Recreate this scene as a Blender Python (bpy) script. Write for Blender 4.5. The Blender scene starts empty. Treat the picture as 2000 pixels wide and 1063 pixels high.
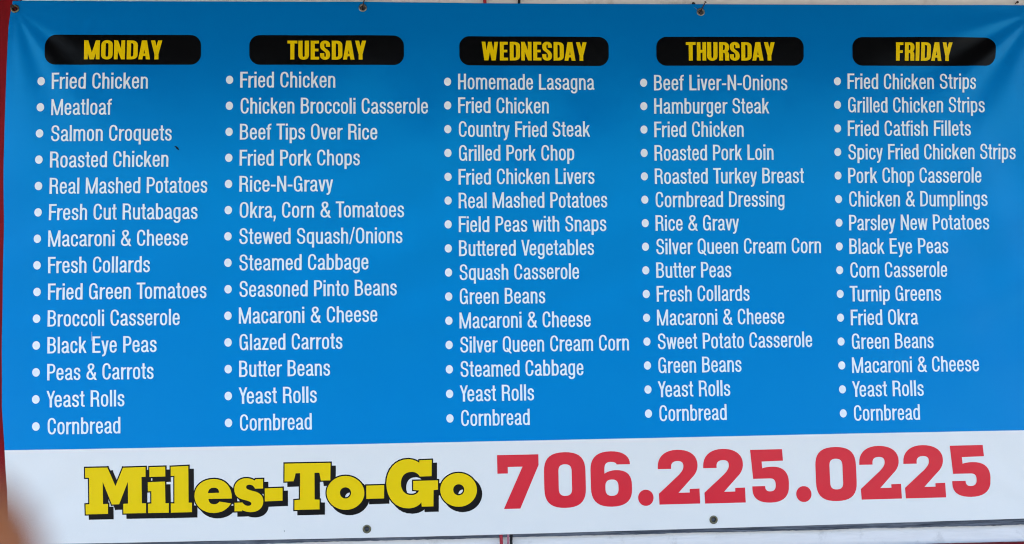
import bpy, math, random
import numpy as np
from mathutils import Vector, Matrix
from mathutils.geometry import delaunay_2d_cdt

random.seed(7)
scene = bpy.context.scene
C = scene.collection
rad = math.radians

# ------------------------------------------------------------------ camera
Z0 = 1.10            # height of the banner's lower edge above the ground
YB = -0.030          # plane of the banner, in front of the wall at y = 0
CAM_U, CAM_V, CAM_D = 1.08478, 0.52432, 1.76503
CAM_R = (-0.03894, -0.04053, -0.01035)


def cam_matrix():
    r = Vector(CAM_R)
    R = Matrix.Rotation(r.length, 3, r.normalized())
    M = Matrix(((1, 0, 0), (0, 0, -1), (0, 1, 0)))
    D = Matrix(((1, 0, 0), (0, -1, 0), (0, 0, -1)))
    return (D @ R @ M).transposed()


cam_data = bpy.data.cameras.new('camera')
cam_data.sensor_width = 36.0
cam_data.lens = 27.0
cam_data.clip_start = 0.005
cam_data.clip_end = 500.0
cam = bpy.data.objects.new('camera', cam_data)
C.objects.link(cam)
cam.matrix_world = Matrix.Translation((CAM_U, YB - CAM_D, Z0 + CAM_V)) @ cam_matrix().to_4x4()
cam_data.dof.use_dof = True
cam_data.dof.focus_distance = CAM_D
cam_data.dof.aperture_fstop = 6.0
scene.camera = cam

# ------------------------------------------------------------------ sky, sun, exposure
SUN_EL = 48.0
world = bpy.data.worlds.new('World')
scene.world = world
world.use_nodes = True
wn = world.node_tree
wn.nodes.clear()
w_out = wn.nodes.new('ShaderNodeOutputWorld')
w_bg = wn.nodes.new('ShaderNodeBackground')
w_sky = wn.nodes.new('ShaderNodeTexSky')
w_sky.sky_type = 'NISHITA'
w_sky.sun_disc = False
w_sky.sun_elevation = rad(SUN_EL)
w_sky.sun_rotation = 0.0
w_sky.air_density = 1.0
w_sky.dust_density = 7.0
w_sky.ozone_density = 1.6
w_bg.inputs['Strength'].default_value = 0.13
wn.links.new(w_sky.outputs[0], w_bg.inputs['Color'])
wn.links.new(w_bg.outputs[0], w_out.inputs['Surface'])

sun_data = bpy.data.lights.new('sun', 'SUN')
sun_data.energy = 3.0
sun_data.angle = rad(0.5)
sun_data.color = (1.0, 0.95, 0.88)
sun = bpy.data.objects.new('sun', sun_data)
C.objects.link(sun)
sun.rotation_euler = (rad(-(90 - SUN_EL)), 0, 0)

scene.cycles.filter_width = 1.1
scene.view_settings.view_transform = 'Standard'
scene.view_settings.look = 'None'
scene.view_settings.exposure = 2.95
scene.view_settings.gamma = 1.0

# ------------------------------------------------------------------ measured layout of the print (millimetres on the vinyl)
CX = [-0.000489,0.001392,0.002826,-0.001577,1e-06,-0.000588,0.00283,0.002673,0.001061,0.000299,-0.000963,0.001879,0.005874,0.000165,0.00013,0.001449,-0.002126,-0.000159,-0.000218]
CV = [0.000159,-0.001314,-0.002095,0.003226,0.00112,-0.000179,-0.00241,0.002832,-0.001231,-0.001952,-0.000372,0.002212,0.004645,-0.003123,-0.000263,0.002546,0.001119,-0.000323,-0.001793]
COLS = [[90.9,1036.6,59.8],[513.7,1038.9,59.9],[1011.4,1035.4,55.3],[1467.8,1033.5,55.0],[1926.6,1036.3,55.8]]
PILL = [1141.7,1073.5,207.8]
PILLS = [[98.7,448.5],[558.1,911.3],[1039.0,1386.8],[1498.4,1846.7],[1963.4,2309.2]]
RIGHT = [[330.2,250.8,385.4,379.1,466.6,445.3,424.0,340.1,465.6,406.5,355.6,348.8,284.3,275.0],[754.0,966.2,849.8,810.0,749.4,910.2,906.5,829.4,893.2,848.7,769.7,741.7,711.3,699.4],[1352.6,1245.8,1341.4,1303.9,1350.6,1379.9,1376.9,1347.6,1312.4,1233.4,1337.6,1425.9,1319.2,1204.4,1193.5],[1807.2,1763.9,1702.5,1772.3,1844.7,1797.5,1689.1,1882.8,1669.0,1711.5,1792.7,1858.1,1688.4,1660.5,1650.5],[2263.1,2283.7,2248.2,2359.1,2273.3,2286.6,2288.5,2188.5,2184.6,2168.3,2111.8,2147.6,2253.8,2119.7,2108.3]]
EDGE = [[23.9,1215.0],[18.9,1186.0],[16.1,1157.0],[14.6,1104.7],[13.2,1046.5],[12.5,953.3],[13.3,836.9],[15.6,640.0],[16.3,410.9],[16.8,300.7],[21.4,229.3],[24.1,161.4],[26.8,116.2],[27.1,71.1],[26.8,3.3]]
GROM = [[29.9,1201.0],[817.5,1204.9],[1603.3,1200.2],[2399.5,1210.9],[819.8,19.4],[1612.2,19.3],[2396.5,16.1],[38.3,16.8]]
SPECK = [[397.1,881.6],[212.7,458.6],[634.9,18.7]]
TRIM = [[42.5,1220.5],[2344.8,-50.2],[1101.7,1226.9],[1181.8,1227.3],[1124.3,-19.2],[1141.8,-19.6],[1592.6,1226.9],[1616.9,1224.5],[823.2,1225.5],[2378.4,1233.2],[-0.6,1220.3],[1163.8,1227.2]]
HEADX = [[186.4,361.2],[645.0,824.9],[1090.9,1335.2],[1567.6,1777.8],[2067.9,2205.2]]
DIGITS = [["7",1117.3,1211.7,56.3,176.6],["0",1223.8,1319.1,55.1,180.0],["6",1330.7,1425.4,54.9,179.7],[".",1439.0,1474.5,54.7,91.2],["2",1486.0,1582.3,56.7,179.8],["2",1591.9,1688.6,56.2,179.4],["5",1703.0,1791.6,54.3,175.6],[".",1807.7,1843.6,53.5,89.8],["0",1855.6,1951.7,53.5,177.7],["2",1959.7,2057.1,55.1,178.1],["2",2064.5,2162.1,55.0,177.8],["5",2176.1,2269.5,54.5,175.1]]
NAME = [["M",[[[197.5,166.1],[245.9,166.1],[263.2,125.0],[280.0,165.1],[329.5,165.8],[329.3,144.4],[320.4,144.1],[320.7,86.2],[329.6,86.0],[329.3,64.6],[279.9,64.6],[279.8,85.8],[290.3,86.3],[290.5,134.2],[270.9,85.1],[255.0,85.0],[235.2,135.1],[235.7,86.5],[246.4,86.4],[246.2,64.4],[197.9,64.3],[197.5,85.9],[205.8,86.4],[205.4,144.4],[197.2,144.6]]]],["i",[[[338.0,165.3],[372.7,165.8],[372.9,144.2],[337.8,143.8]],[[334.1,132.4],[371.9,133.2],[372.2,85.3],[379.6,85.2],[379.3,64.4],[333.7,64.5],[334.0,84.9],[341.5,85.4],[341.6,112.5],[334.1,112.2]]]],["l",[[[384.9,165.3],[423.7,166.5],[423.2,85.4],[430.6,85.3],[430.3,64.5],[383.9,64.3],[383.9,84.4],[392.1,84.5],[392.9,145.4],[384.7,145.2]]]],["e",[[[519.3,92.8],[518.7,102.6],[516.7,111.2],[513.3,118.6],[508.7,124.8],[503.0,129.7],[496.2,133.3],[488.5,135.5],[479.9,136.4],[470.7,135.8],[462.4,134.0],[455.0,130.9],[448.7,126.6],[443.6,121.2],[439.7,114.9],[437.3,107.7],[436.4,99.7],[437.1,92.2],[439.3,85.1],[442.9,78.7],[447.8,73.0],[453.8,68.4],[460.8,64.8],[468.7,62.5],[477.4,61.6],[484.4,61.9],[490.8,63.0],[496.7,64.8],[502.0,67.2],[506.6,70.3],[510.6,73.8],[514.0,77.8],[516.6,82.2],[491.2,86.5],[490.0,84.9],[488.6,83.6],[487.0,82.6],[485.4,81.9],[483.8,81.3],[482.2,81.0],[480.6,80.9],[479.2,80.8],[476.5,81.1],[474.2,81.8],[472.2,82.8],[470.5,84.2],[469.1,86.0],[468.1,88.0],[467.4,90.3],[467.1,92.8]],[[466.3,105.7],[466.9,108.6],[467.8,111.1],[469.0,113.1],[470.6,114.7],[472.4,115.9],[474.6,116.8],[477.0,117.2],[479.7,117.3],[482.3,117.1],[484.6,116.5],[486.6,115.5],[488.2,114.2],[489.5,112.5],[490.3,110.6],[490.8,108.3],[490.9,105.9]]]],["s",[[[570.5,131.4],[572.8,134.3],[589.0,134.5],[588.8,113.6],[571.0,113.5],[569.9,115.6],[568.8,117.4],[567.5,118.9],[566.2,120.2],[564.6,121.1],[562.8,121.8],[560.8,122.2],[558.4,122.4],[556.6,122.3],[555.1,122.0],[553.8,121.5],[552.9,120.8],[552.2,120.0],[551.7,119.1],[551.4,118.2],[551.3,117.2],[551.5,115.5],[552.4,114.2],[553.8,113.0],[555.9,111.9],[558.4,110.9],[561.6,109.9],[565.2,108.8],[569.5,107.6],[574.2,106.0],[578.2,104.1],[581.6,101.8],[584.3,99.2],[586.4,96.3],[587.9,92.9],[588.7,89.2],[589.0,84.9],[588.3,79.7],[586.7,75.1],[584.1,71.1],[580.7,67.8],[576.6,65.2],[571.9,63.4],[566.8,62.3],[561.3,62.0],[558.1,62.2],[555.1,62.5],[552.4,63.0],[549.9,63.6],[547.6,64.3],[545.5,65.0],[543.6,65.9],[541.9,66.9],[541.8,64.4],[524.6,64.3],[524.9,83.2],[542.4,83.5],[543.7,81.7],[545.1,80.2],[546.6,78.9],[548.2,77.8],[549.9,77.0],[551.6,76.5],[553.4,76.1],[555.2,76.0],[557.1,76.1],[558.7,76.4],[559.9,76.9],[560.8,77.6],[561.5,78.3],[562.0,79.1],[562.2,80.0],[562.3,80.7],[562.0,82.1],[561.1,83.4],[559.7,84.5],[557.7,85.6],[555.2,86.6],[552.3,87.6],[548.9,88.5],[545.2,89.5],[540.5,91.0],[536.3,92.8],[532.8,95.0],[529.9,97.6],[527.6,100.6],[526.0,104.2],[525.1,108.2],[524.8,112.9],[525.4,118.2],[527.0,123.0],[529.5,127.1],[532.9,130.6],[536.9,133.4],[541.6,135.4],[546.9,136.6],[552.6,136.9],[555.1,136.8],[557.5,136.4],[559.8,135.9],[562.1,135.3],[564.3,134.5],[566.5,133.5],[568.5,132.5]]]],["-",[[[592.8,113.5],[632.4,114.1],[632.0,85.9],[592.4,84.9]]]],["T",[[[637.8,167.5],[740.6,167.4],[739.6,128.6],[718.4,128.6],[715.3,146.1],[704.3,146.0],[703.8,87.2],[714.8,86.2],[714.4,65.1],[658.3,64.8],[658.7,86.2],[671.0,87.1],[672.2,145.9],[662.1,145.7],[661.6,143.7],[661.1,141.5],[660.6,139.1],[660.0,136.6],[659.3,134.2],[658.5,131.9],[657.7,129.9],[656.9,128.3],[637.0,128.0]]]],["o",[[[815.6,99.3],[815.0,93.4],[813.3,87.7],[810.7,82.3],[807.1,77.4],[802.7,73.0],[797.6,69.3],[791.9,66.3],[785.7,64.2],[779.2,63.0],[772.6,62.7],[766.0,63.3],[759.5,64.8],[753.4,67.2],[747.8,70.4],[742.8,74.3],[738.6,78.9],[735.2,83.9],[732.8,89.4],[731.3,95.2],[730.9,101.1],[731.5,106.9],[733.1,112.6],[735.7,118.0],[739.3,123.0],[743.7,127.4],[748.8,131.1],[754.5,134.0],[760.6,136.2],[767.1,137.4],[773.8,137.8],[780.4,137.2],[786.8,135.6],[793.0,133.3],[798.6,130.0],[803.6,126.1],[807.9,121.5],[811.3,116.4],[813.7,110.9],[815.2,105.1]],[[785.8,99.9],[785.6,98.0],[785.1,96.1],[784.3,94.3],[783.3,92.7],[781.9,91.2],[780.4,90.0],[778.7,89.0],[776.9,88.3],[775.0,87.9],[773.0,87.8],[771.0,88.0],[769.1,88.5],[767.3,89.3],[765.7,90.3],[764.2,91.6],[762.9,93.1],[761.9,94.8],[761.2,96.6],[760.8,98.5],[760.6,100.4],[760.8,102.4],[761.3,104.2],[762.1,106.0],[763.2,107.7],[764.5,109.1],[766.0,110.3],[767.7,111.3],[769.5,112.0],[771.4,112.4],[773.4,112.5],[775.4,112.3],[777.3,111.8],[779.1,111.1],[780.7,110.0],[782.2,108.7],[783.5,107.2],[784.5,105.5],[785.2,103.7],[785.6,101.8]]]],["-",[[[820.4,115.3],[860.5,115.5],[859.7,86.4],[819.9,86.0]]]],["G",[[[940.5,163.3],[941.0,168.9],[968.8,169.4],[967.9,133.3],[941.2,132.9],[939.5,135.7],[937.5,138.0],[935.3,139.9],[932.9,141.3],[930.4,142.3],[927.8,143.0],[925.2,143.5],[922.6,143.6],[917.0,143.2],[912.1,141.9],[907.9,139.6],[904.5,136.6],[901.9,132.8],[899.9,128.4],[898.7,123.5],[898.3,118.1],[898.6,112.7],[899.8,107.8],[901.7,103.5],[904.4,99.8],[907.7,96.8],[911.6,94.5],[916.0,93.0],[921.0,92.5],[923.8,92.5],[926.6,92.9],[929.3,93.5],[931.8,94.5],[934.1,95.8],[936.1,97.6],[937.8,99.7],[939.1,102.2],[926.0,103.6],[926.1,123.5],[982.2,123.7],[981.7,103.1],[971.8,102.2],[970.8,66.4],[944.4,66.3],[943.8,76.0],[941.2,72.9],[938.1,70.2],[934.7,68.0],[931.0,66.2],[926.9,64.8],[922.5,63.9],[917.8,63.3],[912.8,63.3],[902.9,64.5],[893.8,67.6],[885.6,72.4],[878.7,78.9],[873.0,86.9],[868.8,96.3],[866.2,107.0],[865.4,118.8],[866.6,130.1],[869.5,140.4],[874.0,149.6],[879.9,157.4],[887.2,163.7],[895.5,168.3],[904.7,171.1],[914.7,172.0],[918.6,171.8],[922.4,171.2],[925.9,170.5],[929.3,169.4],[932.5,168.2],[935.4,166.7],[938.1,165.1]]]],["o",[[[1070.1,100.5],[1069.5,94.6],[1067.8,88.9],[1065.2,83.6],[1061.7,78.6],[1057.3,74.3],[1052.3,70.6],[1046.7,67.6],[1040.6,65.5],[1034.2,64.3],[1027.7,64.0],[1021.2,64.6],[1014.9,66.1],[1008.9,68.5],[1003.4,71.7],[998.5,75.6],[994.4,80.2],[991.1,85.3],[988.7,90.8],[987.3,96.5],[986.9,102.4],[987.5,108.2],[989.1,113.9],[991.7,119.3],[995.2,124.2],[999.6,128.6],[1004.6,132.3],[1010.2,135.2],[1016.3,137.4],[1022.7,138.6],[1029.2,138.9],[1035.7,138.3],[1042.0,136.8],[1048.0,134.4],[1053.5,131.2],[1058.4,127.3],[1062.6,122.7],[1065.9,117.6],[1068.3,112.1],[1069.7,106.3]],[[1041.3,101.4],[1041.1,99.5],[1040.6,97.6],[1039.8,95.9],[1038.8,94.3],[1037.5,92.8],[1035.9,91.6],[1034.2,90.6],[1032.4,89.9],[1030.5,89.5],[1028.5,89.4],[1026.6,89.6],[1024.7,90.1],[1022.9,90.9],[1021.2,91.9],[1019.7,93.2],[1018.5,94.7],[1017.5,96.4],[1016.8,98.2],[1016.3,100.1],[1016.2,102.0],[1016.4,103.9],[1016.9,105.8],[1017.7,107.5],[1018.8,109.2],[1020.1,110.6],[1021.6,111.8],[1023.3,112.8],[1025.1,113.5],[1027.0,113.9],[1029.0,114.0],[1031.0,113.8],[1032.9,113.3],[1034.7,112.5],[1036.3,111.5],[1037.8,110.2],[1039.1,108.7],[1040.1,107.0],[1040.8,105.2],[1041.2,103.4]]]]]

W_B, H_B = 2.438, 1.219
EXPO = [(i, j) for i in range(5) for j in range(5) if i + j <= 5]


def stretch(u, v):
    """The vinyl sags and stretches a little in its own plane."""
    a = np.clip(u / 1.219 - 1, -1.05, 1.05)
    b = np.clip(v / 0.61 - 1, -1.05, 1.05)
    du = np.zeros_like(a)
    dv = np.zeros_like(a)
    for k, (i, j) in enumerate(EXPO):
        t = a ** i * b ** j
        du += CX[k] * t
        dv += CV[k] * t
    return u + du, v + dv


def relief(u, v):
    """How far the vinyl stands out of its plane: slack between the grommets and creases at the corners."""
    z = 0.0016 * np.sin(2.3 * u + 0.7) * np.sin(2.9 * v + 0.4)
    z += 0.0011 * np.sin(5.3 * u - 3.7 * v + 1.9) + 0.0007 * np.sin(8.1 * u + 6.2 * v)
    z += (0.0017 * np.sin(24 * u + 13 * v + 2.2 * np.sin(5 * u + 1)) + 0.0015 * np.sin(15 * u - 27 * v + 1.7 * np.sin(6 * v))) * (0.35 + 0.65 * np.sin(2.1 * u - 0.6) ** 2) * np.exp(-((v - 0.72) / 0.38) ** 2)
    z += 0.00035 * np.sin(17 * u - 21 * v + 2.0 * np.sin(4 * u)) * np.exp(-((v - 0.75) / 0.3) ** 2)
    for cu, cv, a0, n, amp, reach in ((2.41, 1.205, 3.75, 13, 0.0034, 0.34), (0.03, 1.20, 5.2, 13, 0.0022, 0.22),
                                      (0.03, 0.02, 0.75, 9, 0.0018, 0.25), (2.40, 0.02, 2.4, 9, 0.0013, 0.25)):
        r = np.hypot(u - cu, v - cv)
        th = np.mod(np.arctan2(v - cv, u - cu), 2 * np.pi)
        z += amp * np.sin(n * (th - a0)) * (1 - np.exp(-(r / 0.09) ** 2)) * np.exp(-(r / reach) ** 1.6) * np.exp(-((th - a0) / 0.6) ** 2)
    for cu in (0.8175, 1.603):
        r = np.hypot((u - cu) * 1.0, v - 1.2)
        z += 0.0010 * np.exp(-(r / 0.07) ** 2)
    z += 0.004 * np.clip(1 - u / 0.35, 0, 1) ** 2 * np.clip(0.5 - v, 0, 0.5)
    return z


def to_world(uv, lift):
    uv = np.asarray(uv, float)
    u, v = stretch(uv[:, 0], uv[:, 1])
    return np.stack([u, YB - relief(uv[:, 0], uv[:, 1]) - lift, Z0 + v], 1)


def normals_of(uv):
    uv = np.asarray(uv, float)
    e = 1e-3
    gu = (relief(uv[:, 0] + e, uv[:, 1]) - relief(uv[:, 0] - e, uv[:, 1])) / (2 * e)
    gv = (relief(uv[:, 0], uv[:, 1] + e) - relief(uv[:, 0], uv[:, 1] - e)) / (2 * e)
    n = np.stack([-gu, -np.ones(len(uv)), -gv], 1)
    return n / np.linalg.norm(n, axis=1)[:, None]


# ------------------------------------------------------------------ object helpers
def props(o, label=None, cat=None, group=None, kind=None):
    if label: o['label'] = label
    if cat: o['category'] = cat
    if group: o['group'] = group
    if kind: o['kind'] = kind
    return o


def empty(name, loc=(0, 0, 0)):
    o = bpy.data.objects.new(name, None)
    o.location = loc
    C.objects.link(o)
    return o


def link_mesh(name, verts, faces, mat, parent=None, smooth=False):
    me = bpy.data.meshes.new(name)
    me.from_pydata([tuple(map(float, v)) for v in verts], [], [tuple(map(int, f)) for f in faces])
    me.update()
    if smooth:
        me.polygons.foreach_set('use_smooth', [True] * len(me.polygons))
    me.materials.append(mat)
    o = bpy.data.objects.new(name, me)
    C.objects.link(o)
    if parent is not None:
        o.parent = parent
        o.matrix_parent_inverse = Matrix.Translation(-parent_world(parent))
    return o


def parent_world(p):
    loc = Vector((0, 0, 0))
    while p is not None:
        if p.type == 'EMPTY':
            loc += p.location
        p = None
    return loc


# ------------------------------------------------------------------ materials
def new_mat(name):
    m = bpy.data.materials.new(name)
    m.use_nodes = True
    nt = m.node_tree
    b = nt.nodes['Principled BSDF']
    return m, nt, b


def node(nt, kind, **kw):
    n = nt.nodes.new(kind)
    for k, v in kw.items():
        if k in n.inputs:
            n.inputs[k].default_value = v
        else:
            setattr(n, k, v)
    return n


def vinyl(name, col, rough=0.22, spec=0.13, vary=0.05, tint=None):
    m, nt, b = new_mat(name)
    tc = node(nt, 'ShaderNodeTexCoord')
    n1 = node(nt, 'ShaderNodeTexNoise', Scale=2.2, Detail=5.0)
    nt.links.new(tc.outputs['Object'], n1.inputs['Vector'])
    n2 = node(nt, 'ShaderNodeTexNoise', Scale=700.0, Detail=2.0)
    nt.links.new(tc.outputs['Object'], n2.inputs['Vector'])
    mix = node(nt, 'ShaderNodeMix', data_type='RGBA')
    mix.inputs['A'].default_value = tuple(c * (1 - vary) for c in col) + (1,)
    mix.inputs['B'].default_value = tuple(min(1, c * (1 + vary)) for c in col) + (1,)
    add = node(nt, 'ShaderNodeMath', operation='MULTIPLY_ADD')
    add.inputs[1].default_value = 0.6
    nt.links.new(n2.outputs['Fac'], add.inputs[0])
    sub = node(nt, 'ShaderNodeMath', operation='MULTIPLY')
    sub.inputs[1].default_value = 0.4
    nt.links.new(n1.outputs['Fac'], sub.inputs[0])
    nt.links.new(sub.outputs[0], add.inputs[2])
    nt.links.new(add.outputs[0], mix.inputs['Factor'])
    nt.links.new(mix.outputs['Result'], b.inputs['Base Color'])
    mr = node(nt, 'ShaderNodeMapRange')
    mr.inputs['To Min'].default_value = rough - 0.06
    mr.inputs['To Max'].default_value = rough + 0.06
    nt.links.new(n1.outputs['Fac'], mr.inputs['Value'])
    nt.links.new(mr.outputs[0], b.inputs['Roughness'])
    b.inputs['Specular IOR Level'].default_value = spec
    if tint:      # glossy blue ink bronzes: its sheen is blue
        b.inputs['Specular Tint'].default_value = tint + (1,)
    # woven scrim pressed through the vinyl
    wx = node(nt, 'ShaderNodeTexWave', wave_type='BANDS', bands_direction='X', Scale=170.0, Distortion=0.4)
    wz = node(nt, 'ShaderNodeTexWave', wave_type='BANDS', bands_direction='Z', Scale=170.0, Distortion=0.4)
    nt.links.new(tc.outputs['Object'], wx.inputs['Vector'])
    nt.links.new(tc.outputs['Object'], wz.inputs['Vector'])
    s = node(nt, 'ShaderNodeMath', operation='ADD')
    nt.links.new(wx.outputs['Fac'], s.inputs[0])
    nt.links.new(wz.outputs['Fac'], s.inputs[1])
    bp = node(nt, 'ShaderNodeBump', Strength=0.10, Distance=0.0004)
    nt.links.new(s.outputs[0], bp.inputs['Height'])
    n3 = node(nt, 'ShaderNodeTexNoise', Scale=9.0, Detail=3.0)
    nt.links.new(tc.outputs['Object'], n3.inputs['Vector'])
    bp2 = node(nt, 'ShaderNodeBump', Strength=0.25, Distance=0.006)
    nt.links.new(n3.outputs['Fac'], bp2.inputs['Height'])
    nt.links.new(bp2.outputs[0], bp.inputs['Normal'])
    nt.links.new(bp.outputs[0], b.inputs['Normal'])
    return m


def painted(name, col, col2, scale=(1, 1, 1), bump=0.4, rough=0.6, grain=60.0, dirt=None, dirt_amt=0.5):
    """Old paint on wood: long horizontal or vertical grain set by scale, patches of grime."""
    m, nt, b = new_mat(name)
    tc = node(nt, 'ShaderNodeTexCoord')
    mp = node(nt, 'ShaderNodeMapping')
    mp.inputs['Scale'].default_value = scale
    nt.links.new(tc.outputs['Object'], mp.inputs['Vector'])
    g = node(nt, 'ShaderNodeTexNoise', Scale=grain, Detail=6.0, Roughness=0.65)
    nt.links.new(mp.outputs[0], g.inputs['Vector'])
    mix = node(nt, 'ShaderNodeMix', data_type='RGBA')
    mix.inputs['A'].default_value = col + (1,)
    mix.inputs['B'].default_value = col2 + (1,)
    rp = node(nt, 'ShaderNodeMapRange')
    rp.inputs['From Min'].default_value = 0.35
    rp.inputs['From Max'].default_value = 0.75
    nt.links.new(g.outputs['Fac'], rp.inputs['Value'])
    nt.links.new(rp.outputs[0], mix.inputs['Factor'])
    last = mix.outputs['Result']
    if dirt:
        d = node(nt, 'ShaderNodeTexNoise', Scale=14.0, Detail=8.0, Roughness=0.7)
        nt.links.new(tc.outputs['Object'], d.inputs['Vector'])
        dr = node(nt, 'ShaderNodeMapRange')
        dr.inputs['From Min'].default_value = 0.55
        dr.inputs['From Max'].default_value = 0.72
        dr.inputs['To Max'].default_value = dirt_amt
        nt.links.new(d.outputs['Fac'], dr.inputs['Value'])
        m2 = node(nt, 'ShaderNodeMix', data_type='RGBA')
        nt.links.new(dr.outputs[0], m2.inputs['Factor'])
        nt.links.new(last, m2.inputs['A'])
        m2.inputs['B'].default_value = dirt + (1,)
        last = m2.outputs['Result']
    nt.links.new(last, b.inputs['Base Color'])
    b.inputs['Roughness'].default_value = rough
    b.inputs['Specular IOR Level'].default_value = 0.2
    bp = node(nt, 'ShaderNodeBump', Strength=bump, Distance=0.002)
    nt.links.new(g.outputs['Fac'], bp.inputs['Height'])
    nt.links.new(bp.outputs[0], b.inputs['Normal'])
    return m


def metal(name, col, rough=0.4, metallic=0.9, spots=None):
    m, nt, b = new_mat(name)
    tc = node(nt, 'ShaderNodeTexCoord')
    g = node(nt, 'ShaderNodeTexNoise', Scale=260.0, Detail=5.0)
    nt.links.new(tc.outputs['Object'], g.inputs['Vector'])
    mix = node(nt, 'ShaderNodeMix', data_type='RGBA')
    mix.inputs['A'].default_value = col + (1,)
    mix.inputs['B'].default_value = (spots or tuple(c * 0.6 for c in col)) + (1,)
    nt.links.new(g.outputs['Fac'], mix.inputs['Factor'])
    nt.links.new(mix.outputs['Result'], b.inputs['Base Color'])
    b.inputs['Metallic'].default_value = metallic
    b.inputs['Roughness'].default_value = rough
    return m


BLUE = vinyl('blue_printed_vinyl', (0.0, 0.188, 0.56), rough=0.20, spec=0.70, tint=(0.03, 0.80, 1.0))
WHITE = vinyl('white_vinyl', (0.83, 0.82, 0.765))
INK_WHITE = vinyl('white_print', (0.86, 0.91, 0.92), vary=0.02)
INK_BLACK = vinyl('black_print', (0.0015, 0.0016, 0.002), rough=0.24, vary=0.1)
INK_YELLOW = vinyl('yellow_print', (0.90, 0.625, 0.0), vary=0.03)
INK_RED = vinyl('red_print', (0.74, 0.006, 0.028), spec=0.36, vary=0.04)
INK_DARK = vinyl('black_lettering_edge', (0.002, 0.003, 0.004), vary=0.1)
BRASS = metal('weathered_brass', (0.26, 0.24, 0.15), 0.38, 0.85, (0.09, 0.09, 0.06))
STEEL = metal('dull_nickel', (0.42, 0.40, 0.36), 0.35, 0.9, (0.2, 0.18, 0.15))
RUST = metal('rusty_iron', (0.09, 0.045, 0.03), 0.75, 0.35, (0.02, 0.014, 0.012))
SIDING = painted('old_white_paint', (0.86, 0.84, 0.80), (0.78, 0.76, 0.72), scale=(0.12, 1, 1.6), grain=90.0, bump=0.5,
                 dirt=(0.20, 0.17, 0.14), dirt_amt=0.35)
REDWOOD = painted('red_paint', (0.24, 0.006, 0.010), (0.18, 0.005, 0.008), scale=(1.6, 1, 0.12), grain=70.0, bump=0.3, rough=0.6)
REDWOOD.node_tree.nodes['Principled BSDF'].inputs['Specular IOR Level'].default_value = 0.08
UNSEEN_SOFFIT = painted('unseen_soffit_grey_brown_paint', (0.035, 0.03, 0.028), (0.025, 0.022, 0.02), scale=(0.15, 1.6, 1), grain=60.0)
UNSEEN_SHINGLE = painted('unseen_dark_roofing', (0.07, 0.07, 0.07), (0.04, 0.04, 0.042), grain=40.0)
SHADEWOOD = painted('weathered_wood_shade', (0.04, 0.046, 0.06), (0.22, 0.24, 0.27), scale=(0.10, 1, 2.0), grain=150.0, bump=0.8, rough=0.85)  # bare wood, darkened to carry the shade below the banner
GROUND = painted('worn_concrete', (0.15, 0.146, 0.137), (0.12, 0.117, 0.11), grain=30.0, bump=0.3, rough=0.85)
CABLE_RED = painted('red_rubber', (0.42, 0.03, 0.05), (0.33, 0.025, 0.04), grain=80.0, bump=0.1, rough=0.45)
CABLE_PINK = painted('faded_red_rubber', (0.50, 0.20, 0.24), (0.42, 0.14, 0.18), grain=80.0, bump=0.1, rough=0.5)
CABLE_BLACK = painted('black_rubber', (0.012, 0.012, 0.014), (0.008, 0.008, 0.01), grain=80.0, bump=0.1, rough=0.5)


def skin_mat(name, col, nail=False):
    m, nt, b = new_mat(name)
    tc = node(nt, 'ShaderNodeTexCoord')
    g = node(nt, 'ShaderNodeTexNoise', Scale=120.0, Detail=6.0)
    nt.links.new(tc.outputs['Object'], g.inputs['Vector'])
    mix = node(nt, 'ShaderNodeMix', data_type='RGBA')
    mix.inputs['A'].default_value = col + (1,)
    mix.inputs['B'].default_value = (col[0] * 0.8, col[1] * 0.62, col[2] * 0.55, 1)
    nt.links.new(g.outputs['Fac'], mix.inputs['Factor'])
    nt.links.new(mix.outputs['Result'], b.inputs['Base Color'])
    b.inputs['Roughness'].default_value = 0.3 if nail else 0.5
    b.inputs['Subsurface Weight'].default_value = 0.0 if nail else 0.15
    b.inputs['Subsurface Radius'].default_value = (0.004, 0.0015, 0.0008)
    bp = node(nt, 'ShaderNodeBump', Strength=0.3, Distance=0.0006)
    nt.links.new(g.outputs['Fac'], bp.inputs['Height'])
    nt.links.new(bp.outputs[0], b.inputs['Normal'])
    return m


SKIN = skin_mat('warm_skin', (0.36, 0.125, 0.035))
NAIL = skin_mat('fingernail', (0.52, 0.30, 0.24), True)


# ------------------------------------------------------------------ the shape of the letters
def quarter(p0, p1, first, k=0.62):
    (x0, y0), (x1, y1) = p0, p1
    if first == 'H':
        c1, c2 = (x0 + k * (x1 - x0), y0), (x1, y1 - k * (y1 - y0))
    else:
        c1, c2 = (x0, y0 + k * (y1 - y0)), (x1 - k * (x1 - x0), y1)
    return c1, c2


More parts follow.
